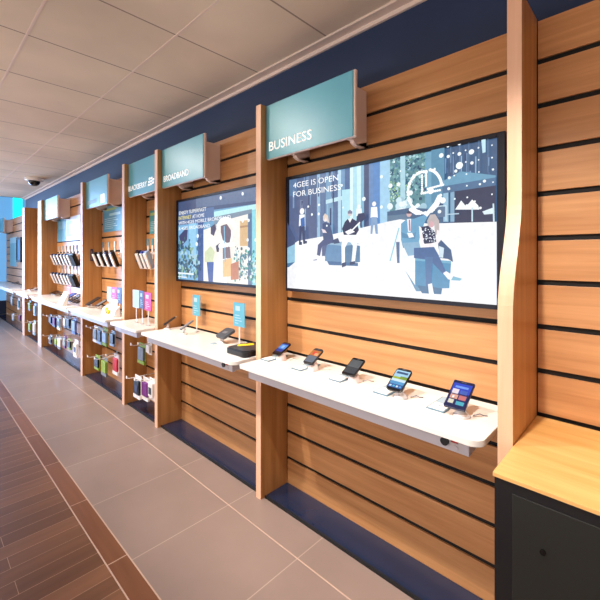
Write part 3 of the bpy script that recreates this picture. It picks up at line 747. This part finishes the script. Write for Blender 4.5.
# ------------------------------------------------------------------ display phones on wall arms
def arm_phone(x,z,label,group,face='black_satin',tagc='card_blue',shell='white_plastic',w=.030,yaw=0):
    t=thing('display_phone',label,'phone',(x,WALL-.001,z),group)
    MB().box(-.015,.015,-.010,0,-.04,.17).build('bracket','white_plastic',t,local=True,bevel=.001)
    MB().box(-.019,.019,-.013,-.0102,.10,.17).build('bracket_tag',tagc,t,local=True)
    L=Vector((0,-.055,.145)).normalized(); Nn=Vector((0,-L.z,L.y)).normalized()
    o=Vector((0,-.062,-.135))
    def slab(n0,n1,ww,l0,l1,l1b=None):
        m_=MB(); V=[]
        for n in (n0,n1):
            for sx,l in ((-ww,l0),(ww,l0),(ww,l1),(-ww,l1)):
                V.append(tuple(o+Vector((sx,0,0))+L*l+Nn*n))
        m_.v=V; m_.f=[(3,2,1,0),(4,5,6,7),(0,1,5,4),(1,2,6,5),(2,3,7,6),(3,0,4,7)]
        return m_
    slab(.004,.020,w,0,.165).build('cradle',shell,t,local=True,bevel=.006)
    slab(-.036,.0038,w,-.010,0).build('cradle_lip',shell,t,local=True,bevel=.003)
    slab(-.036,.0036,w,.002,.180).build('handset',face,t,local=True,bevel=.004)
    MB().tube([(0,-.008,.02),(0,-.03,.02),(0,-.05,.0)],.009,8).build('arm','white_plastic',t,local=True,smooth=True)
    return t
# bay 4
proto=None; g='display phones on arms in the fourth bay'
for k,(u,lab) in enumerate(((100.0,'leftmost display phone on an arm in the fourth bay, dark face'),(105.5,'second display phone on an arm in the fourth bay'),(111.5,'third display phone on an arm in the fourth bay'),(117.8,'rightmost display phone on an arm in the fourth bay, beside the divider'))):
    x,_=at(u+4,257,WALL); arm_phone(x,1.52,lab,g,['black_satin','black_satin','navy_plastic','black_satin'][k],['card_blue','card_pale','white_plastic','white_plastic'][k],'white_plastic')
# bay D
g='display phones on arms in the narrow bay'
for k,(u,lab) in enumerate(((147.8,'white display phone on an arm, leftmost in the narrow bay'),(152.2,'blue-faced display phone on an arm, middle of the narrow bay'),(156.2,'display phone on an arm in the narrow bay hidden by the divider'))):
    x,_=at(u+1,257,WALL); arm_phone(x,1.52,lab,g,['black_satin','blue_plastic','pale_blue'][k],'card_teal','white_plastic',w=(.030,.022,.030)[k])
# small dark units fixed on the divider faces
for u0,u1,v0,v1,xf,lab in ((90.3,92.6,249,261,-5.249,'small dark unit fixed on the divider left of the fourth bay'),(136,141,250,262,-3.914,'small navy unit fixed on the divider left of the narrow bay')):
    ya=ray(u0); sa=xf/ya[0]; yb=ray(u1); sb=xf/yb[0]
    z0=EYE-(v1-HV)*sa; z1=EYE-(v0-HV)*sa
    t=thing('phone_dummy',lab,'phone',(xf,(ya[1]*sa+yb[1]*sb)/2,z0))
    MB().box(xf+.001,xf+.014,ya[1]*sa,yb[1]*sb,z0,z1).build('body','navy_plastic',t,bevel=.002)
    MB().box(xf+.014,xf+.016,ya[1]*sa+.008,yb[1]*sb-.008,z0+.02,z1-.02).build('screen','grey_plastic',t)
# bay 5: two rows
for row,(z,lab) in enumerate(((1.51,'display phone on an arm in the upper row of the wide bay'),(1.21,'display phone on an arm in the lower row of the wide bay'))):
    pr_=None
    for k,u in enumerate((59.5,62.5,66,69.6,73.0,76.4)):
        x,_=at(u+.5,257,WALL)
        if pr_ is None: pr_=arm_phone(x,z,lab,('upper' if row==0 else 'lower')+' row of display phones in the wide bay',face='navy_plastic',tagc='grey_plastic' if row else 'card_pale')
        else: dup(pr_,(x,WALL-.001,z))
    x,_=at(80.5,257,WALL)
    arm_phone(x,z,('wide black display handset at the right end of the upper row in the wide bay','wide black display handset at the right end of the lower row in the wide bay')[row],'wide black handsets in the wide bay',face='black_satin',tagc='card_pale',shell='gap_black',w=.10)
# slanted white sheet and dark tablets on bay 5 counter
x,y=on(63,305,CT)
t=thing('sloping_display_card','white sloping card on the counter of the wide bay','card',(x,y,CT))
MB().prism([(y-.04,CT+.0003),(y+.02,CT+.0003),(y+.05,CT+.17),(y+.04,CT+.17)],'x',x-.12,x+.10).build('card','paper_white',t)
for k,(x,lab) in enumerate(((-6.05,'dark blue tablet propped up left on the counter of the wide bay'),(-5.78,'black tablet propped up, middle of the counter of the wide bay'),(-5.54,'black tablet propped up at the right on the counter of the wide bay'))):
    t=thing('tablet',lab,'tablet',(x,1.46,CT+.034),'tablets on the counter of the wide bay',rot=(math.radians(30),0,0))
    MB().box(0,.18,0,.17,-.005,.005).build('body','navy_plastic' if k==0 else 'black_satin',t,bevel=.002,local=True)
    MB().box(.012,.168,.012,.158,.0051,.006).build('screen',('blue_plastic','black_gloss','black_gloss')[k],t,local=True)
    MB().box(.06,.12,.02,.08,-.032,-.0055).build('rest','white_plastic',t,local=True)
t=thing('smartphone','wide black phone propped at the left end of the fourth bay counter','phone',(-5.16,1.50,CT+.035),rot=(math.radians(30),0,0))
MB().box(0,.12,0,.17,-.005,.004).build('body','black_satin',t,bevel=.002,local=True)
MB().box(.01,.11,.014,.156,.0041,.005).build('screen','dark_plastic',t,local=True)
MB().box(.04,.08,.01,.05,-.036,-.0055).build('rest','clear_plastic',t,local=True)
t=thing('smartphone','slim black phone beside the propped black phone on the fourth bay counter','phone',(-4.96,1.55,CT+.035),rot=(math.radians(30),0,0))
MB().box(0,.10,0,.14,-.005,.004).build('body','black_satin',t,bevel=.002,local=True)
MB().box(.01,.09,.014,.126,.0041,.005).build('screen','grey_plastic',t,local=True)
MB().box(.03,.07,.01,.05,-.036,-.0055).build('rest','clear_plastic',t,local=True)
stick_card(67.8,70.6,285.5,293.0,300,1.62,'card_pink','small pink card on a clear stick on the counter of the wide bay','information cards on sticks')

# small pieces on the far counters
for k,(u,v,m_,lab) in enumerate(((51,294.5,'grey_plastic','grey handset lying left on the counter of the wide bay'),(56,292.5,'dark_plastic','dark handset lying farther right on the counter of the wide bay'),(27,290,'white_plastic','white device on the counter of the far bay'),(33,289.5,'dark_plastic','dark device on the counter of the far bay'),(20,287.5,'dark_plastic','dark device on the farthest counter'),(12,283.5,'grey_plastic','grey device at the left end of the farthest counter'))):
    x,y=on(u,v,CT+.02); y=min(y,1.6)
    if -7.9<x<-7.38: x=-7.95 if u<30 else -7.36
    if -9.1<x<-8.6: x=-8.55 if k!=4 else -9.2
    t=thing('slim_device',lab,'device',(x,y,CT+.02),rot=(math.radians(18),0,.2))
    MB().box(0,.13,0,.12,-.006,.006).build('body',m_,t,bevel=.002,local=True)
    MB().box(.01,.12,.01,.11,.0061,.007).build('screen','black_gloss',t,local=True)
    MB().box(.05,.11,.01,.05,-.0215,-.0062).build('rest','white_plastic',t,local=True)

# ------------------------------------------------------------------ hanging accessory packs and their hooks
def hook(x,z,group,label,yend=1.47,y1=WALL-.001):
    t=thing('display_hook',label,'hook',(x,y1,z),group)
    MB().box(x-.016,x+.016,y1-.006,y1,z-.02,z+.02).build('back_plate','steel',t)
    MB().tube([(x,y1-.006,z),(x,yend+.02,z+.002),(x,yend,z+.018)],.004,8).build('rod','white_plastic',t)
    MB().box(x-.012,x+.012,yend-.004,yend-.001,z+.008,z+.032).build('price_tab','paper_white',t)
    return t
def pack(u0,u1,vt,vb,colr,foot,label,Y=1.53,group=None,win=None):
    x0,zt=at(u0,vt,Y); x1,_=at(u1,vt,Y); _,zb=at(u0,vb,Y)
    w=x1-x0; h=zt-zb; 
    w=min(w,.16)
    x1=x0+w
    t=thing('accessory_pack',label,'package',((x0+x1)/2,Y,zb),group)
    MB().box(x0,x1,Y+.006,Y+.009,zb,zt).build('card_back',foot or colr,t)
    MB().box(x0+w*.1,x1-w*.1,Y-.016,Y+.0055,zb+h*.18,zt-h*.2).build('blister',colr,t,bevel=.004)
    if win: MB().box(x0+w*.25,x1-w*.25,Y-.0185,Y-.0162,zb+h*.3,zb+h*.6).build('window',win,t)
    if foot: MB().box(x0,x1,Y-.012,Y+.0055,zb,zb+h*.16).build('foot_band',foot,t)
    hook((x0+x1)/2,zt-.012,'hooks behind the hanging packs','hook of the '+label.replace('hanging ',''),yend=Y-.10)
    return t
# narrow bay
pack(138.5,145.2,342,362,'grey_plastic','green','grey pack with a lime green foot hanging high in the narrow bay')
pack(147.0,151.2,342,354,'white_plastic',None,'small white pack hanging high in the narrow bay')
pack(134.5,140.8,374,396,'black_satin','white_plastic','black pack with white rim hanging low in the narrow bay',Y=1.50,win='navy_plastic')
pack(142.5,148.8,376,398,'purple','white_plastic','purple pack hanging low in the narrow bay',Y=1.52)
pack(149.0,154.3,377,399,'white_plastic',None,'white pack with a dark window hanging low in the narrow bay',Y=1.52,win='black_satin')
# fourth bay
pack(93.8,97.6,325,341,'grey_plastic','white_plastic','grey and white pack hanging high at the left of the fourth bay')
pack(98.0,102.0,326.5,343,'navy_plastic','pale_blue','navy pack hanging high in the fourth bay')
pack(102.8,107.4,327,344.5,'pale_blue','green','pale blue pack with a green foot hanging high in the fourth bay')
pack(110.5,114.8,330,345,'dark_plastic','pale_blue','dark pack hanging high at the right of the fourth bay')
pack(95.0,99.5,354,368,'black_satin','green','small black and green pack hanging low at the left of the fourth bay',Y=1.50)
pack(102.0,108.0,356,374,'green','grey_plastic','lime green pack hanging low in the middle of the fourth bay',Y=1.52)
pack(113.5,118.5,353,373,'red','white_plastic','red and white pack hanging low at the right of the fourth bay',Y=1.56)
# wide bay
for k,(u0,u1,vt,vb,c,f,lab) in enumerate((
   (49.5,52.6,314,324,'navy_plastic',None,'navy pack, first in the high row of the wide bay'),
   (53.2,56.2,315,326,'purple','navy_plastic','purple pack, second in the high row of the wide bay'),
   (57.8,61.5,315,329,'pale_blue','white_plastic','pale blue pack, third in the high row of the wide bay'),
   (63.8,66.4,316,327,'white_plastic','grey_plastic','white pack, fourth in the high row of the wide bay'),
   (67.0,70.6,316,327,'black_satin','navy_plastic','black pack, fifth in the high row of the wide bay'),
   (72.5,77.2,317,333,'pale_blue','blue_plastic','large pale blue pack, last in the high row of the wide bay'),
   (49.5,53.6,334,343,'dark_plastic','grey_plastic','dark pack, first in the low row of the wide bay'),
   (55.0,57.6,337,345,'green','dark_plastic','green pack, second in the low row of the wide bay'),
   (58.2,62.0,335,348,'white_plastic','grey_plastic','white pack, third in the low row of the wide bay'),
   (63.6,66.0,335,347,'card_pale','purple','pale pack, fourth in the low row of the wide bay'),
   (68.0,71.8,338,348,'black_satin','green','black and green pack, fifth in the low row of the wide bay'),
   (74.2,78.0,339,356,'white_plastic','white_plastic','white dark-windowed pack, last in the low row of the wide bay'))):
    pack(u0,u1,vt,vb,c,f,lab,Y=1.54,win='navy_plastic' if k in (11,2) else None)
for u0,u1,vt,vb,c,f,lab in ((29.0,31.6,300,310,'green','grey_plastic','green pack hanging high in the far bay'),(34.0,37.4,303,315,'card_pale','pale_blue','pale pack hanging high in the far bay'),
   (29.0,31.6,321,331,'green','grey_plastic','green pack hanging low in the far bay'),(33.4,37.2,320,334,'white_plastic','card_pale','white pack hanging low in the far bay')):
    pack(u0,u1,vt,vb,c,f,lab,Y=1.53)
for u0,u1,vt,vb,c,f,lab in ((11.5,14.0,294,305,'card_pale','grey_plastic','pale pack hanging high under the farthest counter'),(18.0,22.6,298,309,'card_blue','white_plastic','blue pack hanging high under the farthest counter'),
   (12.5,15.5,313,320,'white_plastic','card_pale','white pack hanging low under the farthest counter'),(19.2,22.6,314,320,'purple','dark_plastic','dark red pack hanging low under the farthest counter')):
    pack(u0,u1,vt,vb,c,f,lab,Y=1.53)

# ------------------------------------------------------------------ dome camera on the ceiling
t=thing('dome_camera','small dark dome security camera on the ceiling at the far left','camera',(-7.45,1.41,CEIL))
MB().lathe([(.13,CEIL-.0005),(.13,CEIL-.035),(.11,CEIL-.05)],-7.45,1.41,28).build('housing','white_plastic',t,smooth=False)
MB().lathe([(.085,CEIL-.05),(.083,CEIL-.075),(.065,CEIL-.105),(.035,CEIL-.125),(.004,CEIL-.13)],-7.45,1.41,28).build('dome','black_gloss',t,smooth=True)
# lit cyan sign in the recess beyond the end of the blue wall
def onX(u,v,X):
    x,y=ray(u); s=X/x; return (y*s, EYE-(v-HV)*s)
ya,zb=onX(13.2,219,-12.42); yb,zt=onX(22.5,198,-12.42)
t=thing('lit_sign','glowing cyan panel high up at the far left beyond the blue wall','sign',(-12.44,(ya+yb)/2,2.3))
MB().box(-12.46,-12.43,ya,yb,2.2,3.1).build('panel','cyan_glow',t)
MB().box(-12.499,-12.46,ya+.02,yb-.02,2.25,3.05).build('casing','steel',t)

# ------------------------------------------------------------------ light
def spot(x,y,z,tx,ty,tz,pw,size=75,blend=.7,r=.04,c=(1,.86,.72)):
    l=bpy.data.lights.new('spot_lamp','SPOT'); l.energy=pw; l.spot_size=math.radians(size); l.spot_blend=blend; l.shadow_soft_size=r; l.color=c
    o=bpy.data.objects.new('spot_lamp',l); col.objects.link(o); o.location=(x,y,z)
    o.rotation_euler=(Vector((tx,ty,tz))-Vector((x,y,z))).to_track_quat('-Z','Y').to_euler()
def area(x,y,z,sx,sy,pw,c,rot=(0,0,0),spread=180):
    l=bpy.data.lights.new('area_light','AREA'); l.shape='RECTANGLE'; l.size=sx; l.size_y=sy; l.energy=pw; l.color=c; l.spread=math.radians(spread)
    o=bpy.data.objects.new('area_light',l); col.objects.link(o); o.location=(x,y,z); o.rotation_euler=rot
for x in (-.45,-1.45,-2.45,-3.55,-4.7,-5.9,-7.2,-8.6):
    spot(x,.38,2.76,x+.12,1.46,.87,180,size=64,blend=.85,c=(1,.92,.83))
spot(.7,.38,2.76,.8,1.46,.85,130,size=62,blend=.8,c=(1,.92,.83))
for x in (-2.6,-4.5): spot(x,.38,2.76,x*.57,1.54,2.28,42,size=30,blend=1,r=.10,c=(1,.96,.86))  # extra spots added to put a soft highlight on the sign faces
for x in (.5,-1.4,-3.3,-5.2,-7.4): area(x,-1.2,2.77,1.2,.6,5,(1,.93,.86))  # unseen fill panels added behind the camera for room ambience
for x in (-.5,-3.5,-6.5): area(x,-3.0,2.77,1.2,.6,5,(1,.94,.88))  # second row of added fill panels, farther back
area(-4.5,-4.0,.9,13,1.4,270,(1,.91,.79),rot=(math.radians(135),0,0))  # fill added low along the front wall, tilted up to brighten the ceiling
area(-12.35,-.9,1.75,3.2,2.4,290,(.38,.60,1),rot=(0,-PI/2,0),spread=120)  # blue daylight of the end window, as an area lamp before the glass
w=bpy.data.worlds.new('world'); scene.world=w; w.use_nodes=True
w.node_tree.nodes['Background'].inputs[0].default_value=(.55,.6,.7,1); w.node_tree.nodes['Background'].inputs[1].default_value=.25

# ------------------------------------------------------------------ camera
cd=bpy.data.cameras.new('camera'); cam=bpy.data.objects.new('camera',cd); col.objects.link(cam)
cam.location=(0,0,EYE); cam.rotation_euler=(PI/2,0,math.atan2(-FW[0],FW[1]))
cd.sensor_width=36; cd.lens=FPX/600*36; cd.shift_y=-43/600; cd.clip_start=.05
scene.camera=cam
vs=scene.view_settings
scene.display_settings.display_device='sRGB'
vs.view_transform='Standard'; vs.look='None'; vs.gamma=1; vs.use_curve_mapping=False; vs.exposure=.2
scene.cycles.max_bounces=8
